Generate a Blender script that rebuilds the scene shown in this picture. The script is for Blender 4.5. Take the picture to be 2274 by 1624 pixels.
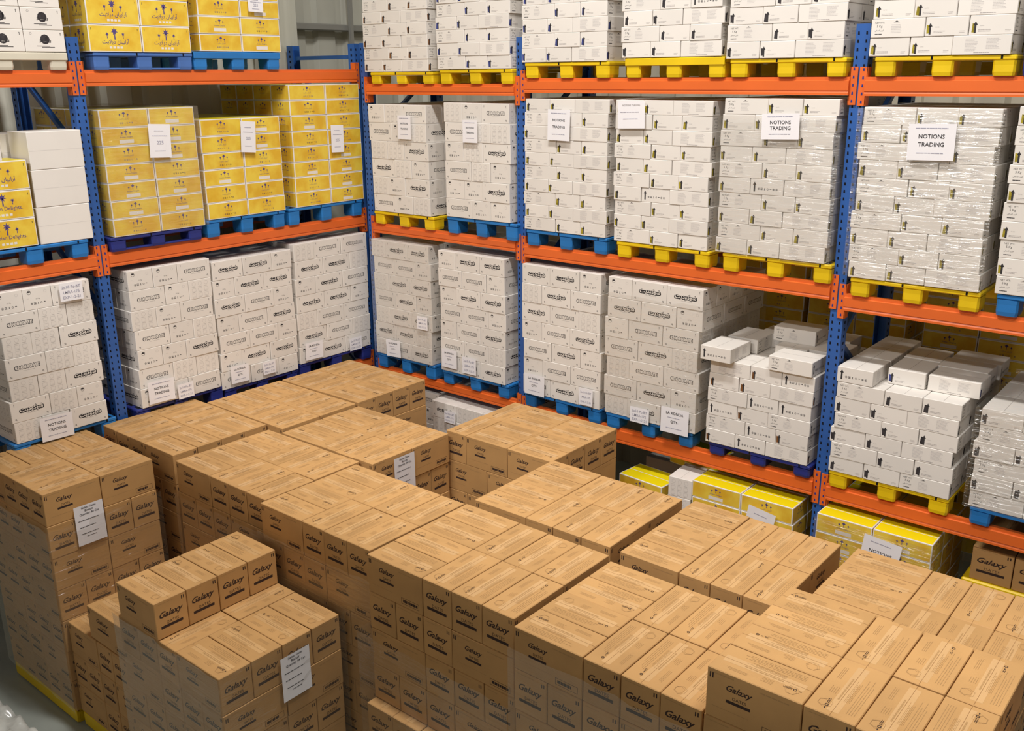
import bpy, math, random
from mathutils import Vector, Matrix
from mathutils.bvhtree import BVHTree
R = random.Random(7)
for o in list(bpy.data.objects): bpy.data.objects.remove(o)
SC = bpy.context.scene
C = SC.collection

# ------------------------------------------------------------ camera
W, H, F = 2274, 1624, 2122.95
P = Vector((5.9654, -6.3773, 4.393)); YAW, PIT, ROL = 0.692, 0.2962, -0.0082
fwd = Vector((-math.sin(YAW)*math.cos(PIT), math.cos(YAW)*math.cos(PIT), -math.sin(PIT)))
r0 = Vector((math.cos(YAW), math.sin(YAW), 0)); u0 = r0.cross(fwd)
RT = math.cos(ROL)*r0+math.sin(ROL)*u0; UP = -math.sin(ROL)*r0+math.cos(ROL)*u0
cam = bpy.data.cameras.new('camera'); cam.sensor_width = 36; cam.lens = 36*F/W; cam.clip_start = .05
co = bpy.data.objects.new('camera', cam); C.objects.link(co)
co.matrix_world = Matrix(((RT.x, UP.x, -fwd.x, P.x), (RT.y, UP.y, -fwd.y, P.y), (RT.z, UP.z, -fwd.z, P.z), (0, 0, 0, 1)))
SC.camera = co
def at(u, v, ax, val):
    d = fwd*F+RT*(u-W/2)-UP*(v-H/2)
    return P+d*((val-P[ax])/d[ax])
def proj(X):
    d = Vector(X)-P; w = d.dot(fwd)
    return (W/2+F*d.dot(RT)/w, H/2-F*d.dot(UP)/w, w)

# ------------------------------------------------------------ world, lamps, exposure
w = bpy.data.worlds.new('world'); SC.world = w; w.use_nodes = True
w.node_tree.nodes['Background'].inputs[0].default_value = (1.0, .96, .92, 1)
w.node_tree.nodes['Background'].inputs[1].default_value = .13
SC.view_settings.view_transform = 'Standard'; SC.view_settings.look = 'None'
SC.view_settings.exposure = 0.0; SC.view_settings.gamma = 1; SC.view_settings.use_curve_mapping = False
LAMPS = [((2.6, -2.9, 9.4), 400), ((6.2, -2.9, 9.4), 190), ((1.0, -9.6, 9.6), 440), ((4.6, -9.6, 9.6), 400)]
LCOL = (1.0, .96, .925)

# ------------------------------------------------------------ materials
def mat(name, col, rough=.6, spec=.3, noise=None, rnd=0, metal=0):
    """principled material; noise=(scale, amount, stretch) mottles the colour, rnd varies it from object to object"""
    m = bpy.data.materials.new(name); m.use_nodes = True; nt = m.node_tree; b = nt.nodes['Principled BSDF']
    b.inputs['Roughness'].default_value = rough; b.inputs['Metallic'].default_value = metal
    b.inputs['Specular IOR Level'].default_value = spec
    b.inputs['Base Color'].default_value = (*col, 1)
    src = None
    if noise:
        tc = nt.nodes.new('ShaderNodeTexCoord'); mp = nt.nodes.new('ShaderNodeMapping'); mp.inputs['Scale'].default_value = noise[2]
        nt.links.new(tc.outputs['Object'], mp.inputs['Vector'])
        oi = nt.nodes.new('ShaderNodeObjectInfo'); ad = nt.nodes.new('ShaderNodeVectorMath'); ad.operation = 'ADD'
        ml = nt.nodes.new('ShaderNodeVectorMath'); ml.operation = 'SCALE'; ml.inputs['Scale'].default_value = 37
        nt.links.new(oi.outputs['Random'], ml.inputs[0]); nt.links.new(mp.outputs[0], ad.inputs[0]); nt.links.new(ml.outputs[0], ad.inputs[1])
        n = nt.nodes.new('ShaderNodeTexNoise'); n.inputs['Scale'].default_value = noise[0]; n.inputs['Detail'].default_value = 3
        nt.links.new(ad.outputs[0], n.inputs['Vector'])
        rp = nt.nodes.new('ShaderNodeValToRGB')
        lo = noise[3] if len(noise) > 3 else tuple(c*(1-noise[1]) for c in col)
        rp.color_ramp.elements[0].color = (*lo, 1); rp.color_ramp.elements[1].color = (*col, 1)
        rp.color_ramp.elements[0].position = .35; rp.color_ramp.elements[1].position = .62
        nt.links.new(n.outputs[0], rp.inputs[0]); src = rp.outputs[0]
    if rnd:
        oi2 = nt.nodes.new('ShaderNodeObjectInfo'); hs = nt.nodes.new('ShaderNodeHueSaturation')
        mr = nt.nodes.new('ShaderNodeMapRange'); mr.inputs['To Min'].default_value = 1-rnd; mr.inputs['To Max'].default_value = 1+rnd*.4
        nt.links.new(oi2.outputs['Random'], mr.inputs[0]); nt.links.new(mr.outputs[0], hs.inputs['Value'])
        if src: nt.links.new(src, hs.inputs['Color'])
        else: hs.inputs['Color'].default_value = (*col, 1)
        src = hs.outputs[0]
    if src: nt.links.new(src, b.inputs['Base Color'])
    return m
M = dict(
 kraft=mat('kraft_board', (.575, .332, .130), .62, .25, (4, .10, (1, 1, 1)), .08),
 kraft_in=mat('kraft_edge', (.30, .16, .065), .8, .1),
 kraft_ink=mat('kraft_ink', (.055, .035, .03), .7, .1),
 kraft_fine=mat('kraft_fine_print', (.44, .265, .115), .7, .1),
 kraft_stain=mat('kraft_stain', (.55, .31, .11), .6, .2),
 tape=mat('clear_tape', (.63, .39, .175), .3, .4, (5, .05, (1, 3, 1))),
 white=mat('white_board', (.80, .765, .715), .55, .3, (3, .03, (1, 1, 1)), .05),
 white_edge=mat('board_crease', (.30, .27, .25), .8, .1),
 ink=mat('black_ink', (.045, .042, .045), .6, .2),
 grey_ink=mat('grey_print', (.40, .37, .36), .7, .1),
 pale_ink=mat('pale_print', (.60, .57, .55), .7, .1),
 gold=mat('gold_print', (.42, .34, .03), .5, .3, (30, .5, (1, 1, 1))),
 navy=mat('navy_print', (.06, .08, .30), .5, .3, (30, .5, (1, 1, 1))),
 coal=mat('dark_print', (.05, .045, .05), .5, .3, (30, .4, (1, 1, 1))),
 brown_print=mat('brown_print', (.24, .10, .03), .5, .3, (30, .4, (1, 1, 1))),
 yellow=mat('yellow_print', (.84, .62, .07), .45, .35, (7, 0, (1, 1, 1), (.74, .44, .03)), .04),
 yellow_top=mat('plain_yellow_print', (.86, .70, .006), .35, .4),
 purple=mat('purple_print', (.10, .07, .22), .6, .2),
 p_yel=mat('yellow_plastic', (.84, .58, .008), .42, .4, (3, .12, (1, 1, 1))),
 p_blue=mat('light_blue_plastic', (.022, .20, .56), .42, .4, (3, .15, (1, 1, 1))),
 p_navy=mat('navy_plastic', (.022, .035, .22), .45, .4, (3, .15, (1, 1, 1))),
 p_royal=mat('royal_blue_plastic', (.07, .17, .47), .45, .4, (3, .15, (1, 1, 1))),
 p_cream=mat('cream_plastic', (.68, .64, .52), .5, .3, (3, .1, (1, 1, 1))),
 dark=mat('dark_void', (.012, .012, .016), .9, .05),
 blue_steel=mat('blue_painted_steel', (.028, .115, .40), .38, .5, (2, .12, (1, 1, 1))),
 orange_steel=mat('orange_painted_steel', (.78, .15, .026), .36, .5, (2, .10, (1, 1, 1))),
 paper=mat('paper', (.86, .85, .88), .6, .2),
 pen=mat('pen_ink', (.38, .38, .47), .7, .1),
 steel=mat('galvanised_steel', (.30, .30, .28), .45, .5, metal=.3),
 pipe=mat('duct_lagging', (.48, .46, .38), .7, .2),
 floor=mat('grey_epoxy', (.32, .35, .32), .35, .4, (2, .12, (1, 1, 1))),
 wall=mat('wall_sheet', (.62, .62, .54), .55, .3, (1.2, .3, (1, 4, .3))),
 wall_b=mat('wall_sheet_beige', (.62, .58, .47), .55, .3, (1.2, .2, (4, 1, .3))),
 ceil=mat('ceiling_sheet', (.45, .43, .40), .8, .1),
)
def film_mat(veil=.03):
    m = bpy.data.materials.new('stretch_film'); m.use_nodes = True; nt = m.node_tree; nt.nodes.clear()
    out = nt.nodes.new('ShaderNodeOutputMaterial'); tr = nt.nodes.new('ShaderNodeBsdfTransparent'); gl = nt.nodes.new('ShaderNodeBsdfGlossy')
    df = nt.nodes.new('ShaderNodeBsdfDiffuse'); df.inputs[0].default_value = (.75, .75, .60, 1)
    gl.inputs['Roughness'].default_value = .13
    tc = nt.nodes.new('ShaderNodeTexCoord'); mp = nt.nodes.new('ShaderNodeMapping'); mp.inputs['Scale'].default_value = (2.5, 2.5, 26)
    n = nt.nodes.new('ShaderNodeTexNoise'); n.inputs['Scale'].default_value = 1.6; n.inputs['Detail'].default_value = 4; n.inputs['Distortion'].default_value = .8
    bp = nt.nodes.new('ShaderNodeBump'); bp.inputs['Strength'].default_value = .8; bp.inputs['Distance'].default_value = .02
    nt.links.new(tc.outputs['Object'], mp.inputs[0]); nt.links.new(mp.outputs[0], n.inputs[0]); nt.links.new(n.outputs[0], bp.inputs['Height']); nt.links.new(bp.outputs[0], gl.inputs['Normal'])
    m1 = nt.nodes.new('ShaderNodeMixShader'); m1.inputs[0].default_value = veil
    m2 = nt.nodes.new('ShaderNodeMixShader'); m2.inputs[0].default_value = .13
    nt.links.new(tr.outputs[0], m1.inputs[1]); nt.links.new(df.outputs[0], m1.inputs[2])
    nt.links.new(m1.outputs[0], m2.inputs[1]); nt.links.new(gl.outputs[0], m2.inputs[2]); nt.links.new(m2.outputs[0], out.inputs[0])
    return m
M['film'] = film_mat(); M['film_reflection'] = film_mat(.17)  # second film has a window reflection painted in as a grey veil

# ------------------------------------------------------------ mesh builder
def tag(o, label=None, cat=None, group=None, kind=None):
    if label: o['label'] = label
    if cat: o['category'] = cat
    if group: o['group'] = group
    if kind: o['kind'] = kind
    return o
class MB:
    def __init__(s): s.v = []; s.f = []; s.m = []; s.mats = []
    def mi(s, name):
        if name not in s.mats: s.mats.append(name)
        return s.mats.index(name)
    def add(s, vs, fs, m):
        b = len(s.v); s.v += [tuple(q) for q in vs]; k = s.mi(m)
        for f in fs: s.f.append([b+i for i in f]); s.m.append(k)
    def box(s, x0, x1, y0, y1, z0, z1, m):
        s.add([(x0, y0, z0), (x1, y0, z0), (x1, y1, z0), (x0, y1, z0), (x0, y0, z1), (x1, y0, z1), (x1, y1, z1), (x0, y1, z1)],
              [(0, 3, 2, 1), (4, 5, 6, 7), (0, 1, 5, 4), (1, 2, 6, 5), (2, 3, 7, 6), (3, 0, 4, 7)], m)
    def cham(s, x0, x1, y0, y1, z0, z1, c, m):
        """box whose twelve edges are cut back by c"""
        vs = []; idx = {}
        for ix, (X, sx) in enumerate(((x0, 1), (x1, -1))):
            for iy, (Y, sy) in enumerate(((y0, 1), (y1, -1))):
                for iz, (Z, sz) in enumerate(((z0, 1), (z1, -1))):
                    for a in range(3):
                        q = [X+sx*c, Y+sy*c, Z+sz*c]; q[a] = (X, Y, Z)[a]; idx[ix, iy, iz, a] = len(vs); vs.append(q)
        fs = []
        def quad(ks, n):
            q = [idx[k] for k in ks]; p = [Vector(vs[i]) for i in q]
            if (p[1]-p[0]).cross(p[2]-p[0]).dot(Vector(n)) < 0: q.reverse()
            fs.append(q)
        for a in range(3):
            o = [i for i in range(3) if i != a]
            for e in (0, 1):
                ks = []
                for i, j in ((0, 0), (1, 0), (1, 1), (0, 1)):
                    k = [0, 0, 0]; k[a] = e; k[o[0]] = i; k[o[1]] = j; ks.append((*k, a))
                n = [0, 0, 0]; n[a] = 2*e-1; quad(ks, n)
            for i in (0, 1):
                for j in (0, 1):
                    k0 = [0, 0, 0]; k0[o[0]] = i; k0[o[1]] = j; k1 = list(k0); k1[a] = 1
                    n = [0, 0, 0]; n[o[0]] = 2*i-1; n[o[1]] = 2*j-1
                    quad([(*k0, o[0]), (*k0, o[1]), (*k1, o[1]), (*k1, o[0])], n)
        for i in (0, 1):
            for j in (0, 1):
                for k in (0, 1): quad([(i, j, k, 0), (i, j, k, 1), (i, j, k, 2)], (2*i-1, 2*j-1, 2*k-1))
        s.add(vs, fs, m)
    def bar(s, a, b, wd, m):
        """square bar from a to b"""
        a, b = Vector(a), Vector(b); d = (b-a).normalized(); u = d.cross(Vector((0, 1, 0)))
        if u.length < .1: u = d.cross(Vector((1, 0, 0)))
        u.normalize(); v = d.cross(u); h = wd/2
        vs = [p+u*i*h+v*j*h for p in (a, b) for i, j in ((-1, -1), (1, -1), (1, 1), (-1, 1))]
        s.add(vs, [(3, 2, 1, 0), (4, 5, 6, 7), (0, 1, 5, 4), (1, 2, 6, 5), (2, 3, 7, 6), (3, 0, 4, 7)], m)
    def extrude(s, prof, ax0, ax1, m):
        """closed y,z profile run along x"""
        n = len(prof); vs = [(ax0, *p) for p in prof]+[(ax1, *p) for p in prof]
        s.add(vs, [tuple(range(n))[::-1], tuple(range(n, 2*n))]+[(i, (i+1) % n, n+(i+1) % n, n+i) for i in range(n)], m)
    def mesh(s, name):
        me = bpy.data.meshes.new(name); me.from_pydata(s.v, [], s.f)
        for k in s.mats: me.materials.append(M[k])
        me.polygons.foreach_set('material_index', s.m); me.update(); return me
    def build(s, name, parent=None, loc=(0, 0, 0), rz=0):
        o = bpy.data.objects.new(name, s.mesh(name)); C.objects.link(o); o.location = loc; o.rotation_euler = (0, 0, rz)
        if parent: o.parent = parent
        return o
def inst(name, me, parent=None, loc=(0, 0, 0), rz=0):
    o = bpy.data.objects.new(name, me); C.objects.link(o); o.location = loc; o.rotation_euler = (0, 0, rz)
    if parent: o.parent = parent
    return o
def empty(name, loc=(0, 0, 0), rz=0):
    o = bpy.data.objects.new(name, None); C.objects.link(o); o.location = loc; o.rotation_euler = (0, 0, rz); o.empty_display_size = .1; return o

# ------------------------------------------------------------ lettering
TC = {}
def text2d(s, off=0, shear=0):
    k = (s, off, shear)
    if k in TC: return TC[k]
    cu = bpy.data.curves.new('t', 'FONT'); cu.body = s; cu.size = 1; cu.offset = off; cu.shear = shear; cu.resolution_u = 2; cu.fill_mode = 'FRONT'
    ob = bpy.data.objects.new('t', cu); C.objects.link(ob)
    dg = bpy.context.evaluated_depsgraph_get(); dg.update(); ev = ob.evaluated_get(dg); me = ev.to_mesh()
    vs = [(v.co.x, v.co.y) for v in me.vertices]; fs = [tuple(p.vertices) for p in me.polygons]
    ev.to_mesh_clear(); bpy.data.objects.remove(ob)
    if not vs: vs = [(0, 0), (1, 0), (0, 1)]; fs = []
    x0 = min(v[0] for v in vs); x1 = max(v[0] for v in vs); y0 = min(v[1] for v in vs); y1 = max(v[1] for v in vs)
    vs = [(v[0]-(x0+x1)/2, v[1]-(y0+y1)/2) for v in vs]
    TC[k] = (vs, fs, x1-x0, y1-y0); return TC[k]
AR_C = '\uFE96\uFEF3\uFEA9\uFEEE\uFEDB\uFEEE\uFEB7'                                     # the Arabic brand word, joined forms, drawn left to right
AR_Y = '\uFE96\uFEF3\uFEFC\uFEF3\uFEA9 \uFEE5\uFE8E\uFEF4\uFE91\uFE8D\uFEAD\uFE81'
AR_N = '\uFEF2\uFED3\uFE8E\uFEBC\uFEDF\uFE8D \uFEE5\uFEAF\uFEEE\uFEDF\uFE8D'
class Face:
    """a flat side of a carton: u to the right, v up, seen from outside"""
    def __init__(s, mb, o, U, V, w, h): s.mb = mb; s.o = Vector(o); s.U = Vector(U); s.V = Vector(V); s.N = s.U.cross(s.V); s.w = w; s.h = h
    def p(s, u, v, l): return s.o+s.U*u+s.V*v+s.N*(.0003*l)
    def poly(s, pts, m, l=1): s.mb.add([s.p(a, b, l) for a, b in pts], [tuple(range(len(pts)))], m)
    def q(s, a, b, c, d, m, l=1): s.poly([(a, b), (c, b), (c, d), (a, d)], m, l)
    def ring(s, cu, cv, r, t, m, n=10, l=1, ph=0):
        vs = []; fs = []
        for i in range(n):
            a = ph+2*math.pi*i/n
            for rr in (r, r-t): vs.append(s.p(cu+rr*math.cos(a), cv+rr*math.sin(a), l))
        for i in range(n): j = (i+1) % n; fs.append((2*i, 2*j, 2*j+1, 2*i+1))
        s.mb.add(vs, fs, m)
    def frame(s, a, b, c, d, t, m, l=1):
        s.q(a, b, c, b+t, m, l); s.q(a, d-t, c, d, m, l); s.q(a, b+t, a+t, d-t, m, l); s.q(c-t, b+t, c, d-t, m, l)
    def pill(s, cu, cv, w, h, m, l=1, n=6):
        pts = []
        for cx, a0 in ((cu+w/2-h/2, -90), (cu-w/2+h/2, 90)):
            for i in range(n+1): a = math.radians(a0+180*i/n); pts.append((cx+h/2*math.cos(a), cv+h/2*math.sin(a)))
        s.poly(pts, m, l)
    def text(s, t, cu, cv, wd=None, ht=None, m='ink', l=1, off=0, shear=0, rot=0):
        vs, fs, tw, th = text2d(t, off, shear); k = wd/tw if wd else ht/th; kx = k; ky = ht/th if (wd and ht) else k
        c, sn = math.cos(rot), math.sin(rot)
        s.mb.add([s.p(cu+(a*kx)*c-(b*ky)*sn, cv+(a*kx)*sn+(b*ky)*c, l) for a, b in vs], fs, m)
    def lines(s, a, b, c, d, n, m, fill=.55, l=1, seed=0, words=True):
        rr = random.Random(seed+n); ph = (d-b)/n
        for i in range(n):
            y = b+i*ph+ph*.2; x = a; e = c-(c-a)*rr.random()*.3
            while x < e:
                g = (c-a)*(.05+.12*rr.random()) if words else (e-x); x2 = min(e, x+g)
                s.q(x, y, x2, y+ph*fill, m, l); x = x2+(c-a)*.018
    def arrow(s, cu, v0, h, m='ink', l=1):
        w = h*.16; s.q(cu-w*.55, v0, cu+w*.55, v0+h*.72, m, l); s.poly([(cu-w*1.25, v0+h*.68), (cu+w*1.25, v0+h*.68), (cu, v0+h)], m, l)
def faces(mb, w, d, h):
    return dict(f=Face(mb, (-w/2, -d/2, 0), (1, 0, 0), (0, 0, 1), w, h), b=Face(mb, (w/2, d/2, 0), (-1, 0, 0), (0, 0, 1), w, h),
                l=Face(mb, (-w/2, d/2, 0), (0, -1, 0), (0, 0, 1), d, h), r=Face(mb, (w/2, -d/2, 0), (0, 1, 0), (0, 0, 1), d, h),
                t=Face(mb, (-w/2, -d/2, h), (1, 0, 0), (0, 1, 0), w, d))

# ------------------------------------------------------------ cartons (w long side, d short side, h)
DIM = dict(brown=(.417, .207, .243), choc=(.308, .218, .163), slim=(.328, .248, .1065), yel=(.408, .27, .136), big=(.428, .30, .195), big0=(.41, .3, .205), plain=(.405, .30, .27), logo=(.29, .25, .148), brownx=(.215, .3, .24))
def brown_mesh(v):
    w, d, h = DIM['brown']; mb = MB(); mb.cham(-w/2, w/2, -d/2, d/2, 0, h, .0035, 'kraft'); F_ = faces(mb, w, d, h)
    t = F_['t']; rr = random.Random(v*13+5)
    t.q(.03, d/2-.024, w-.03, d/2+.024, 'tape', 1); t.q(.002, d/2-.0009, w-.002, d/2+.0009, 'kraft_in', 2)
    for sgn in (0, 1):
        def Q(u, vv): return (u, vv) if sgn == 0 else (w-u, d-vv)
        def q(a, b, c, e, m):
            p1 = Q(a, b); p2 = Q(c, e); t.q(min(p1[0], p2[0]), min(p1[1], p2[1]), max(p1[0], p2[0]), max(p1[1], p2[1]), m, 3)
        if sgn == 0:
            t.lines(.05, .022, w-.09, .062, 4, 'kraft_fine', .22, 3, v); t.lines(.12, .068, w-.12, .094, 5, 'kraft_fine', .30, 3, v+3)
        else:
            t.lines(w-.16, d-.052, w-.05, d-.030, 3, 'kraft_fine', .28, 3, v+5); t.lines(.15, d-.072, .205, d-.038, 4, 'kraft_fine', .22, 3, v+9)
            t.ring(.07, d-.06, .031, .0018, 'kraft_fine', 6, 3); t.ring(.07, d-.055, .024, .0016, 'kraft_fine', 6, 3)
            t.lines(.12, d-.10, w-.1, d-.084, 1, 'kraft_fine', .4, 3, v+7)
    cu = .06 if v % 2 else w-.06
    t.ring(cu, d*.5+.034*(1 if v % 2 else -1), .0085, .0033, 'kraft_ink', 6, 4); t.q(cu-.027, d*.5+.034*(1 if v % 2 else -1)-.002, cu-.018, d*.5+.034*(1 if v % 2 else -1)+.002, 'kraft_ink', 4)
    t.lines(cu-.05 if cu > .1 else cu+.012, d*.5+.03*(1 if v % 2 else -1), cu-.03 if cu > .1 else cu+.05, d*.5+.042*(1 if v % 2 else -1), 2, 'kraft_ink', .4, 4, v)
    for k in 'fb':
        f = F_[k]; f.text('Galaxy', w*.36, h*.70, wd=.118, m='kraft_ink', off=.022, shear=.4)
        f.text('DATES', w*.365, h*.535, wd=.062, m='kraft_ink'); f.q(w*.36-.058, h*.415, w*.36+.052, h*.475, 'kraft_ink')
        f.lines(.02, h*.90, .13, h*.94, 1, 'kraft_fine', .6, seed=v); f.lines(w*.58, h*.86, w*.94, h*.90, 1, 'kraft_fine', .6, seed=v+1)
        f.lines(.03, h*.24, w*.6, h*.26, 1, 'kraft_fine', .5, seed=v+2)
        f.frame(w*.62, h*.08, w*.94, h*.24, .002, 'kraft_ink'); f.lines(w*.65, h*.10, w*.93, h*.22, 1, 'kraft_ink', .6, 1, v)
        for q_ in (0, 1): f.q(.012+q_*.012, h*.80, .018+q_*.012, h*.91, 'kraft_ink')
    for k in 'lr':
        f = F_[k]; f.text('Galaxy', d*.5, h*.60, wd=.150, m='kraft_ink', off=.024, shear=.4)
        f.text('DATES', d*.52, h*.385, wd=.078, m='kraft_ink'); f.q(d*.5-.072, h*.25, d*.5+.068, h*.325, 'kraft_ink')
        f.lines(.02, h*.91, d*.62, h*.935, 1, 'kraft_fine', .6, seed=v)
        for q_ in (0, 1): f.q(d*.84+q_*.013, h*.83, d*.87+q_*.013, h*.92, 'kraft_ink')
    return mb.mesh('brown_carton')
def icons(f, u0, v0, s, n, m='ink'):
    for i in range(n):
        u = u0+i*s*1.25
        if i % 7 == 1: f.frame(u-s*.42, v0-s*.42, u+s*.42, v0+s*.42, s*.12, m); f.poly([(u-s*.25, v0-s*.2), (u+s*.25, v0-s*.2), (u, v0+s*.25)], m, 2)
        elif i % 7 == 2: f.q(u-s*.1, v0-s*.35, u+s*.1, v0+s*.4, m); f.q(u-s*.25, v0-s*.4, u+s*.25, v0-s*.28, m)
        elif i % 7 == 3: f.ring(u, v0, s*.4, s*.13, m, 6)
        elif i % 7 == 4: f.poly([(u-s*.45, v0), (u+s*.45, v0), (u+s*.2, v0+s*.28), (u-s*.2, v0+s*.28)], m)
        else: f.ring(u, v0, s*.45, s*.1, m, 10); f.q(u-s*.15, v0-s*.2, u+s*.15, v0+s*.2, m, 2)
def choc_mesh(v):
    w, d, h = DIM['choc']; mb = MB(); mb.cham(-w/2, w/2, -d/2, d/2, 0, h, .003, 'white'); F_ = faces(mb, w, d, h)
    F_['t'].q(.003, d/2-.001, w-.003, d/2+.001, 'white_edge', 1); F_['t'].q(.02, d/2-.022, w-.02, d/2+.022, 'white', 2)
    F_['t'].q(.003, d/2-.0008, w-.003, d/2+.0008, 'white_edge', 3)
    for k in 'fb':
        f = F_[k]
        if k == 'f':
            f.text('CHOCODATE', w*.52, h*.52, wd=.198, ht=.035, m='ink', off=.085)
            f.text('CHOCODATE', w*.52, h*.52, wd=.187, ht=.026, m='white', l=2, off=.035)
        else:
            f.pill(w*.52, h*.50, .196, .029, 'ink', 1); f.text(AR_C, w*.52, h*.53, wd=.194, ht=.053, m='ink', off=.08); f.text(AR_C, w*.52, h*.53, wd=.180, ht=.044, m='white', l=2, off=.03)
        f.lines(w*.40, h*.33, w*.72, h*.352, 1, 'grey_ink', .6, seed=3)
        for u in (.10, .90):
            f.arrow(w*u, h*.81, .017); f.q(w*u-.005, h*.77, w*u+.005, h*.776, 'grey_ink')
            f.ring(w*u, h*.16, .0065, .003, 'ink', 8); f.q(w*u+.003, h*.10, w*u+.008, h*.13, 'grey_ink')
    f = F_['l']
    f.ring(d*.22, h*.80, .0155, .0022, 'ink', 12); f.poly([(d*.22-.012, h*.80), (d*.22+.012, h*.80), (d*.22+.008, h*.87), (d*.22-.008, h*.87)], 'ink'); f.ring(d*.79, h*.78, .012, .0022, 'pale_ink', 8)
    f.lines(d*.12, h*.52, d*.2, h*.545, 1, 'pale_ink', .6); f.text('2.5 Kg', d*.5, h*.48, wd=.03, m='ink'); icons(f, d*.27, h*.28, .020, 5)
    f = F_['r']
    for i in range(3):
        for j in range(3):
            a = d*(.13+.27*i); b = h*(.12+.28*j)
            if j == 2: f.ring(a+.02, b+.018, .018, .0012, 'grey_ink', 7)
            else: f.frame(a, b, a+.036, b+.026, .0011, 'grey_ink')
            f.lines(a, b-.011, a+.036, b-.006, 1, 'grey_ink', .6, seed=i+j)
    return mb.mesh('white_carton')
def slim_mesh(v, acc):
    w, d, h = DIM['slim']; mb = MB(); mb.cham(-w/2, w/2, -d/2, d/2, 0, h, .003, 'white'); F_ = faces(mb, w, d, h)
    F_['t'].q(.003, d/2-.001, w-.003, d/2+.001, 'white_edge', 1)
    f = F_['f']; f.text('NET WT:', w*.16, h*.80, wd=.058, m='ink'); f.text('5 Kg', w*.16, h*.60, wd=.034, m='ink')
    f.text(AR_N, w*.16, h*.38, wd=.055, m='ink'); f.lines(w*.08, h*.15, w*.24, h*.21, 1, 'ink', .8, seed=4)
    f.poly([(w*.44, h*.84), (w*.51, h*.84), (w*.475, h*.90)], 'ink'); f.q(w*.42, h*.80, w*.53, h*.82, 'grey_ink')
    f.lines(w*.38, h*.22, w*.58, h*.72, 6, 'pale_ink', .45, seed=v)
    f = F_['b']; f.lines(w*.22, h*.18, w*.44, h*.86, 9, 'pale_ink', .5, seed=v); f.lines(w*.58, h*.28, w*.82, h*.86, 8, 'pale_ink', .5, seed=v+5); f.lines(w*.38, h*.08, w*.66, h*.13, 1, 'grey_ink', .7)
    k = 'l'; f = F_[k]
    lean = (-.003, .002, .005)[v % 3]; a = .014 if v % 2 else .009; r = .022
    f.poly([(a, h*.14), (a+r, h*.14-lean), (a+r+lean, h*.58), (a+lean, h*.60)], acc); f.arrow(a+r-.003+(.006 if v == 2 else 0), h*.10, .064, l=2)
    f.text('5.6 KG', d*.28, h*.47, wd=.022, m='grey_ink'); f.lines(d*.2, h*.16, d*.5, h*.30, 2, 'grey_ink', .4, seed=v); f.lines(d*.8, h*.14, d*.93, h*.28, 2, 'grey_ink', .3, seed=v+2)
    f = F_['r']; f.arrow(d*.13, h*.18, .068); icons(f, d*.26, h*.38, .018, 7)
    return mb.mesh('slim_carton')
def palm(f, cu, cv, s, m='purple', small=False, l=2):
    n = 7 if not small else 4
    pts = []
    for i in range(2*n):
        a = math.pi/2+math.pi*i/n; r = s*(1 if i % 2 == 0 else (.45 if not small else .62)); pts.append((cu+r*math.cos(a), cv+r*math.sin(a)))
    f.poly(pts, m, l); t = s*.14; f.poly([(cu-t*1.3, cv-s*2.0), (cu+t*1.3, cv-s*2.0), (cu+t*.6, cv), (cu-t*.6, cv)], m, l)
def yel_mesh(v, kind):
    w, d, h = DIM[kind]; mb = MB(); mb.cham(-w/2, w/2, -d/2, d/2, 0, h, .003, 'white'); F_ = faces(mb, w, d, h); b = .008
    for k in 'fblr':
        f = F_[k]; f.q(b, b, f.w-b, f.h-b, 'yellow'); cx = f.w/2
        if kind == 'yel':
            palm(f, cx, h*.78, .014, small=True); palm(f, cx-.034, h*.70, .0085, small=True); palm(f, cx+.034, h*.70, .0085, small=True)
            if (v+(k in 'br')) % 2: f.text(AR_Y, cx, h*.47, wd=.085, m='purple', l=2); icons(f, cx-.036, h*.24, .016, 6, 'purple') if k in 'fb' else None
            else: f.text('Arabian Delights', cx, h*.47, wd=.105, m='purple', l=2); f.q(cx-.06, h*.14, cx+.06, h*.34, 'white', 2) if k in 'fb' else None
        else:
            palm(f, cx-.004, h*.77, .030); palm(f, cx-.065, h*.66, .015); palm(f, cx+.065, h*.66, .015)
            if v % 2 == 0: f.text(AR_Y, cx, h*.38, wd=.22 if k in 'fb' else .16, m='purple', l=3, off=.006)
            else: f.text('Arabian Delights.', cx, h*.38, wd=.26 if k in 'fb' else .18, m='purple', l=3)
            for i in range(4): f.q(cx-.055+i*.029, h*.13, cx-.035+i*.029, h*.21, 'white', 2)
            for u in (.06, .94): f.arrow(f.w*u, h*.80, .018, 'ink', 2)
    t = F_['t']; t.q(b, b, w-b, d/2-.004, 'yellow_top'); t.q(b, d/2+.004, w-b, d-b, 'yellow_top')
    return mb.mesh('yellow_carton')
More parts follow.
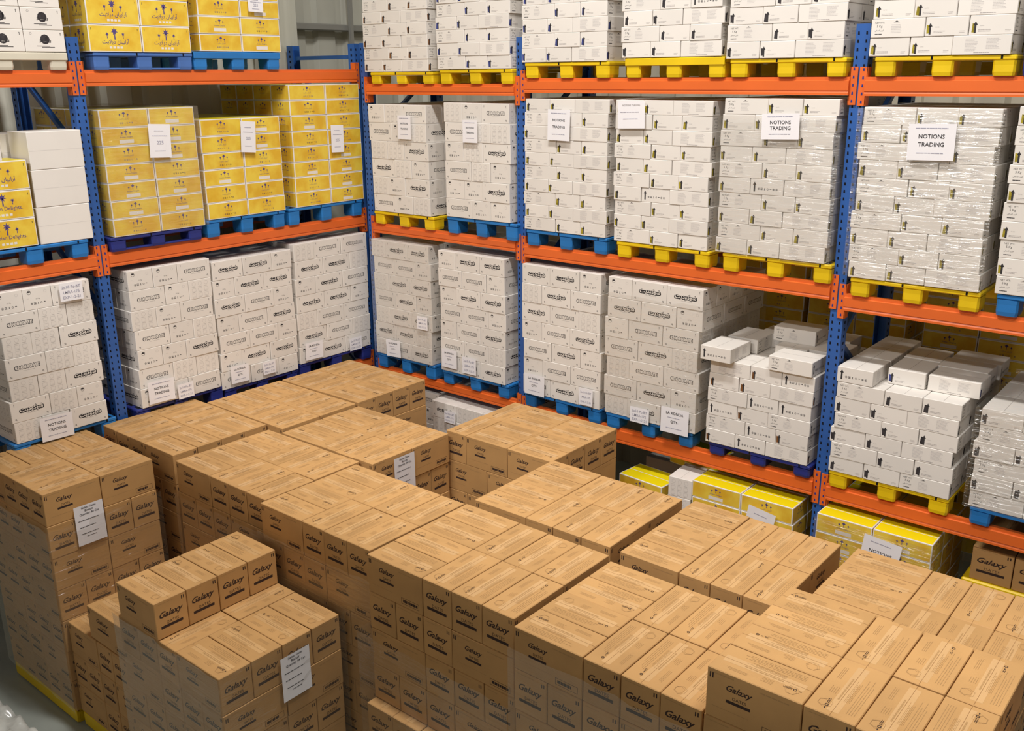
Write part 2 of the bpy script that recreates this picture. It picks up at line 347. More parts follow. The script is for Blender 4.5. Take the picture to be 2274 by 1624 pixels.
def plain_mesh(v, kind):
    w, d, h = DIM[kind]; mb = MB(); mb.cham(-w/2, w/2, -d/2, d/2, 0, h, .004, 'white'); F_ = faces(mb, w, d, h)
    F_['t'].q(.003, d/2-.001, w-.003, d/2+.001, 'white_edge', 1)
    if kind == 'logo':
        for k in 'fb':
            f = F_[k]; f.ring(w*.5, h*.58, .034, .012, 'coal', 12); f.poly([(w*.5-.03, h*.5), (w*.5+.025, h*.46), (w*.5+.028, h*.66), (w*.5-.02, h*.78)], 'coal')
            f.text('Sweets', w*.5, h*.50, wd=.085, m='ink', l=3, off=.02, shear=.2); f.q(w*.28, h*.25, w*.60, h*.28, 'coal'); f.q(w*.40, h*.20, w*.72, h*.23, 'coal')
            f.ring(w*.16, h*.84, .009, .003, 'grey_ink', 8); f.arrow(w*.9, h*.76, .02)
    else:
        F_['f'].q(.002, h*.495, w-.002, h*.502, 'pale_ink')
    return mb.mesh('plain_carton')
MESH = {}
def cmesh(kind, var):
    k = (kind, var)
    if k not in MESH:
        if kind == 'brown': MESH[k] = brown_mesh(var)
        elif kind == 'choc': MESH[k] = choc_mesh(var)
        elif kind == 'slim': MESH[k] = slim_mesh(var[0], var[1])
        elif kind in ('yel', 'big', 'big0'): MESH[k] = yel_mesh(var, kind)
        else: MESH[k] = plain_mesh(var, kind)
    return MESH[k]

# ------------------------------------------------------------ loads: every carton becomes a record first
REC = []
ORD = ['first', 'second', 'third', 'fourth', 'fifth', 'sixth', 'seventh', 'eighth', 'ninth', 'tenth', 'eleventh', 'twelfth', 'thirteenth']
DESC = dict(brown='brown carton', choc='white printed carton', slim='slim white carton', yel='yellow carton', big='big yellow carton', big0='big yellow carton', plain='plain white carton', logo='white logo carton')
def rec(kind, var, loc, rz, sc, lab, S):
    REC.append(dict(kind=kind, var=var, loc=Vector(loc), rz=rz, sc=sc, lab=lab, S=S))
def load(kind, S, org, W_, D_, rows, pitch, pats, rot=0, var=None, jit=.004, ry=.010, top_down=True, fl=0):
    """rows of cartons on one pallet. org = front left bottom corner; pats = alternating column strings, bottom row first"""
    w, d, h = DIM[kind]; ca, sa = math.cos(rot), math.sin(rot)
    for r in range(rows):
        pat = pats[(r+fl) % len(pats)]
        tot = sum(w if c in 'LM' else d for c in pat); k = W_/tot; x = 0
        dx = R.uniform(-jit, jit)*1.3
        for ci, c in enumerate(pat):
            cw = (w if c in 'LM' else d)*k; cd = (d if c in 'LM' else w); n = max(1, round(D_/cd)); cdk = D_/n
            for j in range(n):
                if c in 'LM': lr = 0 if c == 'L' else math.pi
                else: lr = math.pi/2 if c in 'S' else -math.pi/2
                fc = FACES[S][rows-1-r][ci] if S in FACES else None
                if fc: lr = dict(C=0, A=math.pi, I=HP, G=-HP, N=0, T=math.pi, a=HP, i=-HP)[fc]
                elif kind == 'choc': lr = (0 if R.random() < .5 else math.pi) if c in 'LM' else (math.pi/2 if R.random() < (.7 if len(set(pat)) < 3 and 'S' in pat else .6) else -math.pi/2)
                if kind == 'brown' and R.random() < .5: lr += math.pi
                if kind == 'slim' and c == 'S' and not fc and R.random() < fl_icon.get(S, .02): lr = -math.pi/2
                lx = x+cw/2+dx+R.uniform(-.001, .001); ly = cdk*(j+.5)+(-R.random()*jit*.8 if j == 0 and kind != 'brown' else R.uniform(-.001, .001))
                wx = org[0]+lx*ca-ly*sa; wy = org[1]+lx*sa+ly*ca
                s_long, s_short = (k, cdk/cd) if c in 'LM' else (cdk/cd, k)
                v = var if var is not None else 0
                if kind == 'slim': v = (R.randrange(3), var or 'gold')
                elif kind == 'brown': v = R.randrange(4)
                elif kind in ('yel',): v = R.randrange(2)
                lab = f"{DESC[kind]}, {ORD[rows-1-r]} row down, {ORD[ci]} column, " + ('frontmost' if j == 0 else f'{ORD[j]} back')
                rec(kind, v, (wx, wy, org[2]+r*pitch), rot+lr+R.uniform(-ry, ry), (s_long*.988, s_short*(.978 if kind == 'brown' else .986), pitch/h*(.997-.016*R.random() if r == rows-1 else .994-.004*R.random())), lab, S)
            x += cw
fl_icon = {}
HP = math.pi/2
FACES = {'corner bay middle shelf, left stack': ('IGC', 'CIG', 'GGA', 'AGI', 'GIA', 'CIG'), 'corner bay middle shelf, right stack': ('GIC', 'CGG', 'IGA', 'CGI', 'IIA', 'CII'),
 'corner bay bottom shelf, left stack': ('GAA', 'CCI', 'GAA', 'CAI', 'GAA', 'AAG', 'GCA'), 'corner bay bottom shelf, right stack': ('IAA', 'CCI', 'IAA', 'CCI', 'ICA', 'CCG', 'ICA'),
 'middle bay bottom shelf, left stack': ('AAI', 'GAC', 'ACG', 'ICA', 'CAI', 'ICC', 'CAI'), 'middle bay bottom shelf, centre stack': ('IAA', 'AAI', 'ICC', 'CAG', 'GCC', 'CAI', 'GAC'),
 'left rack bottom shelf, left edge': ('IIC', 'CGG', 'GGA', 'CGG', 'GGA', 'AGI', 'GIA'), 'left rack bottom shelf, left stack': ('IIC', 'CIG', 'GIC', 'CIG', 'IIA', 'CGG', 'IIC'),
 'left rack bottom shelf, centre stack': ('AAI', 'IAA', 'ACI', 'ICA', 'CCI', 'IAA', 'CCI'), 'left rack bottom shelf, corner stack': ('GCC', 'AAG', 'IAC', 'AAI', 'GCC', 'ACG', 'IAC'),
 'middle bay bottom shelf, right stack': ('Tai', 'aaT', 'Nii', 'iaN', 'Nia', 'aiT'), 'right bay bottom shelf, left stack': ('Naa', 'aaT', 'Naa', 'aaT', 'Naa', 'aaN'),
 'floor stack under corner bay': ('AGG', 'GGA', 'AGI', 'IGC', 'CGG', 'GGA', 'AGI', 'IGC')}
# right-hand rack; front of the loads at y = -0.06
FY = -.06
fl_icon['middle bay bottom shelf, right stack'] = .5
for S, x0, z0, rows, pitch, pats, acc in [
  ('corner bay top shelf, left stack', -1.02, 4.42, 9, .1035, ('SSM', 'LSS'), 'brown_print'),
  ('corner bay top shelf, right stack', -.09, 4.435, 9, .1065, ('LSS', 'SSM'), 'navy'),
  ('middle bay top shelf, left stack', .865, 4.48, 8, .108, ('SSM', 'LSS'), 'navy'),
  ('middle bay top shelf, centre stack', 1.82, 4.50, 8, .1085, ('SSM', 'LSS'), 'coal'),
  ('middle bay top shelf, right stack', 2.69, 4.48, 8, .110, ('SSM', 'LSS'), 'coal'),
  ('right bay top shelf, left stack', 3.68, 4.48, 8, .110, ('SSM', 'LSS'), 'gold'),
  ('middle bay middle shelf, left stack', .885, 3.135, 10, .1065, ('LSS', 'SSM'), 'gold'),
  ('middle bay middle shelf, centre stack', 1.78, 3.125, 10, .1075, ('LSS', 'SSM'), 'gold'),
  ('middle bay middle shelf, right stack', 2.68, 3.135, 10, .1085, ('SSM', 'LSS'), 'gold'),
  ('right bay middle shelf, left stack', 3.665, 3.07, 10, .1105, ('SSM', 'LSS'), 'gold'),
  ('right bay middle shelf, right edge', 4.58, 3.08, 10, .111, ('LSS', 'SSM'), 'gold'),
  ('middle bay bottom shelf, right stack', 2.68, 1.645, 6, .1125, ('SSM', 'LSS'), 'brown_print'),
  ('right bay bottom shelf, left stack', 3.665, 1.66, 6, .1115, ('SSM', 'LSS'), 'coal'),
  ('right bay bottom shelf, right edge', 4.60, 1.66, 6, .1135, ('LSS', 'SSM'), 'coal')]:
    load('slim', S, (x0, FY, z0), .825, 1.0, rows, pitch, pats, 0, acc, jit=.009, ry=.008)
load('slim', 'right bay top shelf, right edge', (4.58, FY, 4.5), .835, 1.0, 7, .11, ('LSS', 'SSM'), 0, 'gold')
CH1 = ('LSS', 'SSL'); CH2 = ('SLL', 'LLS')
for S, x0, y0, z0, rows, pats, rot, wd in [
  ('corner bay middle shelf, left stack', -.99, FY, 3.14, 6, CH1, 0, .755),
  ('corner bay middle shelf, right stack', -.02, FY, 3.165, 6, CH1, 0, .75),
  ('corner bay bottom shelf, left stack', -1.04, FY, 1.70, 7, CH2, 0, .785),
  ('corner bay bottom shelf, right stack', -.145, FY, 1.685, 7, CH2, 0, .80),
  ('middle bay bottom shelf, left stack', .860, FY, 1.675, 7, ('LLS', 'SLL'), 0, .825),
  ('middle bay bottom shelf, centre stack', 1.735, FY, 1.675, 7, CH2, 0, .86),
  ('left rack bottom shelf, left edge', -1.21, -3.575, 1.745, 7, ('SSL', 'LSS'), HP, .725),
  ('left rack bottom shelf, left stack', -1.21, -2.54, 1.745, 7, ('SSL', 'LSS'), HP, .76),
  ('left rack bottom shelf, centre stack', -1.21, -1.765, 1.70, 7, ('LLS', 'SLL'), HP, .845),
  ('left rack bottom shelf, corner stack', -1.21, -.895, 1.735, 7, CH2, HP, .905),
  ('floor stack under corner bay', -.22, -.12, .055, 8, ('SSL', 'LSS'), 0, .76),
  ('floor stack in rack corner', -1.02, .02, .055, 8, CH1, 0, .76)]:
    load('choc', S, (x0, y0, z0), wd, 1.05, rows, .1655, pats, rot, 0, jit=.010, ry=.008)
# yellow and plain cartons on the left-hand rack
YS = [('yel', 'left rack top shelf, right stack', -1.66, 4.59, 4, .137, .81, 'LL', None), ('big', 'left rack top shelf, royal-blue pallet', -2.60, 4.575, 3, .195, .86, 'LL', 0),
      ('yel', 'left rack middle shelf, wrapped stack', -2.60, 3.185, 7, .139, .82, 'LL', None), ('yel', 'left rack middle shelf, centre stack', -1.745, 3.22, 6, .1385, .81, 'LL', None),
      ('yel', 'left rack middle shelf, corner stack', -.81, 3.225, 8, .1365, .83, 'LL', None)]
for kind, S, y0, z0, rows, pitch, wd, pat, var in YS: load(kind, S, (-1.21, y0, z0), wd, 1.05, rows, pitch, (pat,), HP, var, jit=.003, ry=.006)
S = 'left rack middle shelf, left edge'
for r in range(3): rec('big0', 0 if r == 2 else 1, (-1.36, -3.395, 3.21+r*.207), HP, (1, 1, 1), f'big yellow carton, {ORD[2-r]} row down', S)
rec('plain', 0, (-1.36, -3.56, 3.835), HP+.02, (1, 1, .62), 'plain white carton on the yellow cartons', S)
S = 'left rack middle shelf, beside upright'
for r in range(3):
    for j in range(2): rec('plain', 0, (-1.37-.33*j, -2.965+.004*r-.05*j, 3.205+r*.272-.02*j), HP+R.uniform(-.015, .015), (1, 1, 1), f'plain white carton, {ORD[2-r]} row down, '+('front' if j == 0 else 'rear'), S)
load('logo', 'left rack top shelf, cream pallet', (-1.21, -3.665, 4.57), .88, .8, 4, .150, ('LLL',), HP, 0)
# second rack row behind
for i, x0 in enumerate((1.95, 2.82, 3.78, 4.66, 5.5)):
    load('yel', f'rear rack, {ORD[i]} stack from left', (x0, 1.42, 1.72), .83, .54, 8, .138, ('LL',), 0, None, jit=.003, ry=.004)
for i, x0 in enumerate((3.3, 4.2)):
    load('yel', f'rear floor row, {ORD[i]} stack', (x0, 1.42, .6), .83, .54, 6, .138, ('LL',), 0, None, jit=.003, ry=.004)
# yellow cartons on the floor under the bottom beams
S = 'floor stack under middle bay'
load('yel', S, (2.64, -.16, .38), .84, .54, 7, .1365, ('LL',), 0, None, jit=.004)
load('yel', 'wrapped floor stack under right bay', (3.655, -.16, .40), .805, .81, 7, .1365, ('LL',), 0, None, jit=.004)
for r in range(4): rec('yel', r % 2, (2.155+.01*r, -.03, .66+r*.137), -.03-.02*r, (1.06, 1.05, 1), f'yellow carton, {ORD[3-r]} row down', 'left floor column under middle bay')
for r in range(3): rec('choc', 0, (2.53, -.02, .83+r*.165), -HP+.04*r, (1, .92, 1), f'white printed carton, {ORD[2-r]} row down', 'between yellow floor cartons')
rec('yel', 0, (2.47, .30, 1.262), -.16, (1.1, 1, 1.05), 'yellow carton set back askew', 'under bottom beam of middle bay')
rec('plain', 0, (2.1, .55, .92), .0, (1.1, 1, .9), 'plain white carton lying behind', 'under bottom beam of middle bay')
# loose top cartons of the part-unloaded stacks
S = 'middle bay bottom shelf, right stack'
for (x, y, z, rz, lab) in [(2.765, .03, 2.322, -HP, 'far left on top'), (3.33, .04, 2.322, 0, 'front right on top'), (3.21, .36, 2.322, HP, 'in middle on top'), (3.45, .40, 2.322, HP, 'right of middle on top'),
                           (2.80, .40, 2.322, HP, 'rear left on top'), (2.98, .62, 2.322, 0, 'rear on top'), (3.33, .74, 2.322, 0, 'right rear on top'), (3.17, .45, 2.432, .03, 'alone on second tier')]:
    rec('slim', (1, 'gold'), (x, y, z), rz, (1, 1, 1.03), f'slim white carton, {lab}', S)
S = 'right bay bottom shelf, left stack'
for (x, y, z, rz, lab) in [(3.79, .10, 2.331, -HP, 'front left on top'), (4.08, .27, 2.331, HP, 'arrow carton on top'), (4.385, .235, 2.331, math.pi, 'text-printed, right on top'),
                           (3.79, .44, 2.331, HP, 'behind front left on top'), (4.07, .62, 2.331, HP, 'middle rear on top'), (4.36, .50, 2.331, 0, 'right rear on top'), (3.79, .78, 2.331, HP, 'far rear left on top'), (4.38, .76, 2.331, 0, 'far rear right on top')]:
    rec('slim', (0, 'navy'), (x, y, z), rz, (1, 1, 1.03), f'slim white carton, {lab}', S)
# brown floor stacks: (name, x0, x1, y0, y1, top z, rows, pattern of the top row)
LR, RL, SLL = 'LSSS', 'SSSL', 'SLL'
BROWN = [('leftmost floor stack', -1.281, -.262, -3.85, -3.03, 1.70, 7, LR), ('floor stack by left upright', -1.235, -.205, -2.90, -2.055, 1.70, 7, RL),
 ('floor stack along left rack', -1.06, -.012, -2.04, -1.265, 1.70, 7, LR), ('brown stack in rack corner', -1.065, -.015, -1.24, -.415, 1.70, 7, RL),
 ('stack behind front-left pair', -.092, .982, -2.95, -2.115, 1.70, 7, LR), ('stack with sheet, facing gap', .043, 1.094, -2.095, -1.29, 1.70, 7, LR),
 ('long row, second stack', .993, 2.058, -3.0, -2.16, 1.70, 7, LR), ('long row, third stack', 2.072, 3.195, -3.035, -2.155, 1.70, 7, LR),
 ('centre stack right of gap', 2.068, 3.145, -2.075, -1.218, 1.70, 7, LR), ('brown stack behind the gap', 1.033, 2.08, -1.25, -.385, 1.70, 7, SLL),
 ('front stack, film-covered face', 3.235, 4.315, -3.09, -2.205, 1.70, 7, LR), ('right stack behind front row', 3.215, 4.20, -2.08, -1.185, 1.70, 7, LR),
 ('tallest stack, bottom right', 4.325, 5.40, -3.10, -2.245, 1.945, 8, LR), ('stack beside wrapped yellow cartons', 4.29, 5.36, -2.03, -1.165, 1.70, 7, LR),
 ('low stack with extra cartons', .745, 1.815, -3.925, -3.06, 1.21, 5, RL), ('lowest stack beside it', -.25, .73, -3.82, -3.05, .72, 3, LR), ('right edge stack', 5.47, 6.5, -3.1, -2.25, 1.60, 6, LR)]
for S, x0, x1, y0, y1, zt, n, pat in BROWN:
    opp = {LR: RL, RL: LR, SLL: 'LLS'}[pat]
    w_, d_, h_ = DIM['brown']; zb = zt-n*.245
    if S == 'long row, third stack': load('brown', S, (x0, y0-.0, zt-4*.245), x1-x0, y1-y0, 4, .245, (opp, pat), 0, fl=0, ry=.004); load('brown', 'lower load of '+S, (x0, y0-.07, zb), x1-x0, y1-y0, 3, .245, (opp, pat), 0, ry=.004); continue
    load('brown', S, (x0, y0, zb), x1-x0, y1-y0, n, .245, (pat, opp) if n % 2 else (opp, pat), 0, ry=.005)
for i in range(4): rec('brown', i, (1.005, -3.935+.109+.2185*i, 1.2125), (0 if i % 2 else math.pi)+R.uniform(-.01, .01), (1, 1.03, 1), f'brown carton, {ORD[i]} of four from front', 'extra tier on low stack')
for i in range(2): rec('brown', i, (.34+.0*i, -3.70+.24*i, .7225), 0, (1.3, 1.08, 1), f'brown carton, {"front" if i == 0 else "rear"}, on lowest stack', 'beside extra-tier stack')
load('brown', 'dark row under bottom beam, right edge', (4.64, .10, 1.07), 1.05, .8, 1, .245, ('SSSS',), 0)

# which cartons does the camera see, and how large
def corners(r):
    w, d, h = DIM[r['kind']]; c, s = math.cos(r['rz']), math.sin(r['rz']); out = []
    for x, y, z in [(a, b, e) for e in (0, 1) for a, b in ((-.5, -.5), (.5, -.5), (.5, .5), (-.5, .5))]:
        X = x*w*r['sc'][0]; Y = y*d*r['sc'][1]; out.append(r['loc']+Vector((X*c-Y*s, X*s+Y*c, z*h*r['sc'][2])))
    return out
QF = [(4, 5, 6, 7), (0, 1, 5, 4), (1, 2, 6, 5), (2, 3, 7, 6), (3, 0, 4, 7)]
allv, allf = [], []
for r in REC:
    r['c'] = corners(r); b = len(allv); allv += r['c']; allf += [tuple(b+i for i in q) for q in QF]
bvh = BVHTree.FromPolygons(allv, allf)
for r in REC:
    area = 0
    for q in QF:
        p = [r['c'][i] for i in q]; n = (p[1]-p[0]).cross(p[2]-p[0]); n.normalize(); ctr = (p[0]+p[2])/2
        if n.dot(P-ctr) <= 0: continue
        pj = [proj(x) for x in p]
        if min(x[2] for x in pj) < .2: continue
        A = abs(sum(pj[i][0]*pj[(i+1) % 4][1]-pj[(i+1) % 4][0]*pj[i][1] for i in range(4)))/2
        hit = 0; N = 5
        for i in range(N):
            for j in range(N):
                u, v = (i+.5)/N, (j+.5)/N; x = (p[0]*(1-u)+p[1]*u)*(1-v)+(p[3]*(1-u)+p[2]*u)*v
                a = proj(x)
                if not (0 < a[0] < W and 0 < a[1] < H): continue
                o = x+n*.004; d = P-o; L_ = d.length
                if bvh.ray_cast(o, d/L_, L_)[0] is None: hit += 1
        area += A*hit/(N*N)
    r['A'] = area
NAME = dict(brown='brown_carton', choc='white_printed_carton', slim='slim_white_carton', yel='yellow_carton', big='large_yellow_carton', big0='large_yellow_carton', plain='plain_white_carton', logo='logo_carton')
STUFF = dict(brown='brown cartons filling the inside and lower parts of the floor stacks', choc='white printed cartons filling the insides of the rack stacks', slim='slim white cartons filling the insides of the rack stacks',
             yel='yellow cartons filling the insides of the stacks', big='big yellow cartons inside the top shelf stack', logo='white logo cartons inside the cream pallet stack', plain='plain white cartons behind the front ones')
for kind in DIM:
    L_ = sorted([r for r in REC if r['kind'] == kind], key=lambda r: -r['A'])
    ind = [r for r in L_ if r['A'] > 12][:300]; ids = set(id(r) for r in ind); rest = [r for r in L_ if id(r) not in ids]
    for r in ind:
        o = inst(NAME[kind], cmesh(kind, r['var']), None, r['loc'], r['rz']); o.scale = r['sc']
        tag(o, f"{r['lab']}, {r['S']}", 'carton', f"{DESC[kind]}s, {r['S']}")
    if rest:
        mb = MB()
        for r in rest:
            me = cmesh(kind, r['var'])
            if r['A'] > 1:
                mt = Matrix.Translation(r['loc'])@Matrix.Rotation(r['rz'], 4, 'Z')@Matrix.Diagonal((*r['sc'], 1))
                b = len(mb.v); mb.v += [tuple(mt@v.co) for v in me.vertices]
                km = [mb.mi(m.name and next(k for k in M if M[k] == m)) for m in me.materials]
                for p in me.polygons: mb.f.append([b+i for i in p.vertices]); mb.m.append(km[p.material_index])
            else:
                mb.add(r['c'], [(3, 2, 1, 0)]+QF, {'brown': 'kraft', 'yel': 'yellow', 'big': 'yellow', 'big0': 'yellow'}.get(kind, 'white'))
        tag(mb.build(NAME[kind]+'s'), STUFF.get(kind, 'cartons inside the stacks'), 'cartons', kind='stuff')

# ------------------------------------------------------------ structure
def slab(name, x0, x1, y0, y1, z0, z1, m): mb = MB(); mb.box(x0, x1, y0, y1, z0, z1, m); return tag(mb.build(name), kind='structure')
FZ = -.135
slab('floor', -3.2, 14, -14, 4, FZ-.1, FZ, 'floor')
def corr(name, a, b, z0, z1, m, along):
    mb = MB(); n = int((b-a)/.42); prof = []
    for i in range(n+1):
        x = a+i*.42; prof += [(x, 0), (x+.24, 0), (x+.28, .05), (x+.38, .05)]
    vs = []; fs = []
    for x, y in prof: vs += [(x, y, z0), (x, y, z1)]
    for i in range(len(prof)-1): fs.append((2*i, 2*i+2, 2*i+3, 2*i+1))
    bk = len(vs); vs += [(a, .15, z0), (prof[-1][0], .15, z0), (prof[-1][0], .15, z1), (a, .15, z1)]; fs.append((bk+1, bk, bk+3, bk+2))
    mb.add(vs, fs, m); o = mb.build(name, loc=(along[0], along[1], 0), rz=along[2]); return tag(o, kind='structure')
slab('unseen_shade_wall', -3.2, 14, -7.3, -7.1, FZ, 6.75, 'ceil')  # unseen wall added behind the camera, keeps near brown faces in shade
corr('wall_left', -8, 4, FZ, 10.4, 'wall', (-2.72, 0, HP)); corr('wall_back', -2.7, 12, FZ, 10.4, 'wall_b', (0, 2.75, 0))
slab('ceiling', -3.2, 14, -14, 4, 10.4, 10.5, 'ceil')

# ------------------------------------------------------------ racks
def holes(mb, x, ys, z0, z1, m='dark', w=.012, h=.020):
    """pairs of slots punched in the y = ys face"""
    z = z0
    while z < z1:
        for s in (-.026, .026): mb.add([(x+s-w/2, ys, z), (x+s+w/2, ys, z), (x+s+w*.3, ys, z+h), (x+s-w*.5, ys, z+h)], [(0, 1, 2, 3)], m)
        z += .05
def post_mesh(z0, z1):
    mb = MB(); t = .046
    mb.box(-t, t, 0, .006, z0, z1, 'blue_steel'); mb.box(-t, -t+.006, .006, .09, z0, z1, 'blue_steel'); mb.box(t-.006, t, .006, .09, z0, z1, 'blue_steel')
    holes(mb, 0, -.0008, z0+.05, z1-.03)
    z = z0+.05
    while z < z1-.03:
        for x in (-t-.0008, t+.0008): mb.add([(x, .035, z), (x, .055, z), (x, .055, z+.02), (x, .035, z+.02)], [(0, 1, 2, 3) if x < 0 else (3, 2, 1, 0)], 'dark')
        z += .05
    mb.box(-t, t, -.02, .11, z0, z0+.008, 'blue_steel'); return mb.mesh('post')
PM = post_mesh(FZ, 4.68)
def frame_(x, y, rot, lab, dep=1.02):
    e = empty('rack_upright_frame', (x, y, 0), rot); tag(e, lab, 'rack upright', 'blue rack upright frames')
    inst('front_post', PM, e); b = inst('rear_post', PM, e, (0, dep, 0), math.pi)
    z = .1; s = 0
    while z < 4.3:
        mb = MB(); a, c = (.08, dep-.08) if s == 0 else (dep-.08, .08); mb.bar((0, a, z), (0, c, z+.62), .035, 'blue_steel'); mb.build('brace', e); z += .62; s ^= 1
    mb = MB(); mb.bar((0, .08, 4.56), (0, dep-.08, 4.56), .035, 'blue_steel'); mb.build('brace', e)
    return e
frame_(-1.10, 0, 0, 'blue perforated upright frame at the inner corner, right-hand rack')
frame_(.80, 0, 0, 'blue perforated upright frame between corner bay and middle bay')
frame_(3.60, 0, 0, 'blue perforated upright frame between middle bay and right bay')
frame_(6.42, 0, 0, 'blue perforated upright frame beyond the right edge')
frame_(-1.27, .09, HP, 'blue perforated upright frame at the corner end of left rack')
frame_(-1.27, -2.70, HP, 'blue perforated upright frame dividing the left rack')
frame_(-1.27, -5.5, HP, 'blue perforated upright frame beyond the left edge')
def beam(x0, x1, z, h, lab, rot=0, org=(0, 0), yb=0, back=False):
    e = empty('rack_beam', (org[0], org[1], 0), rot); tag(e, lab, 'rack beam', 'orange rack beams')
    mb = MB(); f = -.032 if not back else -.005; a, b = x0+.052, x1-.052
    prof = [(f+.012, z), (f+.012, z-.020), (f, z-.024), (f, z-h+.030), (f+.006, z-h+.024), (f+.002, z-h+.014), (f+.002, z-h), (f+.045, z-h), (f+.045, z)]
    prof = [(yb+(y if not back else -y), zz) for y, zz in prof]
    if back: prof.reverse()
    mb.extrude(prof[::-1], a, b, 'orange_steel'); mb.build('beam', e)
    if not back:
        for xe, s in ((x0, 1), (x1, -1)):
            m2 = MB(); c0, c1 = sorted((xe+s*.006, xe+s*.056)); zt = z+.062; zb = z-.062-max(h, .11)
            m2.box(c0, c1, yb-.010, yb-.003, zb, zt, 'orange_steel'); d0, d1 = sorted((xe+s*.052, xe+s*.058)); m2.box(d0, d1, yb-.010, yb+.05, zb, zt, 'orange_steel')
            zz = zb+.015; cx = (c0+c1)/2
            while zz < zt-.02: m2.add([(cx-.006, yb-.0108, zz), (cx+.006, yb-.0108, zz), (cx+.004, yb-.0108, zz+.018), (cx-.005, yb-.0108, zz+.018)], [(0, 1, 2, 3)], 'p_navy'); zz += .05
            m2.build('end_connector', e)
for bay, x0, x1, zs in (('corner bay', -1.10, .80, ((4.315, .096, 'top'), (3.0126, .095, 'middle'), (1.555, .10, 'bottom'))),
                        ('middle bay', .80, 3.60, ((4.358, .114, 'top'), (2.999, .115, 'middle'), (1.545, .128, 'bottom'))),
                        ('right bay', 3.60, 6.42, ((4.357, .117, 'top'), (2.941, .115, 'middle'), (1.536, .122, 'bottom')))):
    for z, h, n in zs:
        beam(x0, x1, z, h, f'orange front beam under the {n} shelf of the {bay}'); beam(x0, x1, z, h, f'orange rear beam behind the {n} shelf of the {bay}', yb=1.03, back=True)
for bay, y0, y1, zs in (('left rack right of its upright', -2.70, .09, ((4.446, .117, 'top'), (3.07, .116, 'middle'), (1.595, .12, 'bottom'))), ('left rack left of its upright', -5.5, -2.70, ((4.444, .117, 'top'), (3.069, .116, 'middle'), (1.595, .12, 'bottom')))):
    for z, h, n in zs:
        beam(y0, y1, z, h, f'orange front beam, {n} shelf, {bay}', HP, (-1.27, 0)); beam(y0, y1, z, h, f'orange rear beam, {n} shelf, {bay}', HP, (-1.27, 0), yb=1.03, back=True)
for z in (1.70, 3.02): beam(.8, 6.42, z, .115, f'orange beam of the rack row behind, {"lower" if z < 2 else "upper"} shelf', yb=1.38)

# ------------------------------------------------------------ pallets
def deck_mesh(m, w, d, h, full):
    mb = MB(); t = .028 if not full else .04
    mb.cham(0, w, 0, d, h-t, h, .006, m)
    for i in range(7):
        for j in range(9): x = w*(i+.5)/7; y = d*(j+.5)/9; mb.box(x-.03, x+.03, y-.04, y+.04, h, h+.0006, 'dark')
    for x in (w*.42, w*.9): mb.box(x-.006, x+.006, -.0012, 0, h-t*.8, h-.001, 'dark')
    return mb.mesh('deck')
def foot_mesh(m, w, d, h, taper):
    mb = MB(); n = 1.0-taper
    vs = []
    for z, k in ((0, n), (h*.25, 1), (h*.7, 1), (h, 1.03)):
        c = .012
        X, Y = w/2*k, d/2*k
        vs += [(-X+c, -Y, z), (X-c, -Y, z), (X, -Y+c, z), (X, Y-c, z), (X-c, Y, z), (-X+c, Y, z), (-X, Y-c, z), (-X, -Y+c, z)]
    fs = [tuple(range(8))[::-1], tuple(range(24, 32))]
    for r in range(3):
        for i in range(8): j = (i+1) % 8; fs.append((r*8+i, r*8+j, r*8+8+j, r*8+8+i))
    mb.add(vs, fs, m); return mb.mesh('foot')
PMESH = {}
def pallet(x, y, z, rot, m, lab, w=.80, d=1.1, h=.115, style='feet'):
    e = empty('plastic_pallet', (x, y, z), rot); tag(e, lab, 'pallet', 'plastic pallets')
    k = (m, w, d, round(h, 3), style)
    if k not in PMESH: PMESH[k] = (deck_mesh(m, w, d, h, style == 'full'), foot_mesh(m, .125 if style == 'feet' else .125, .15, h-(.03 if style != 'full' else .045), .06))
    dk, ft = PMESH[k]; inst('deck', dk, e)
    for xx in (.066, w/2, w-.066):
        for yy in (.078, d/2, d-.078): inst('foot', ft, e, (xx, yy, 0))
    if style == 'skirt': mb = MB(); mb.cham(0, w, -.008, .02, .012, h-.004, .004, m); mb.build('apron', e)
    if style in ('full', 'runner'):
        for yy in ((.02,) if style == 'full' else (.04, d/2, d-.04)):
            if style == 'full': mb = MB(); mb.cham(0, w, -.006, .02, h-.055, h-.002, .004, m); mb.build('apron', e)
            else: mb = MB(); mb.cham(.01, w-.01, yy-.03, yy+.03, 0, .014, .004, m); mb.build('runner', e)
    return e
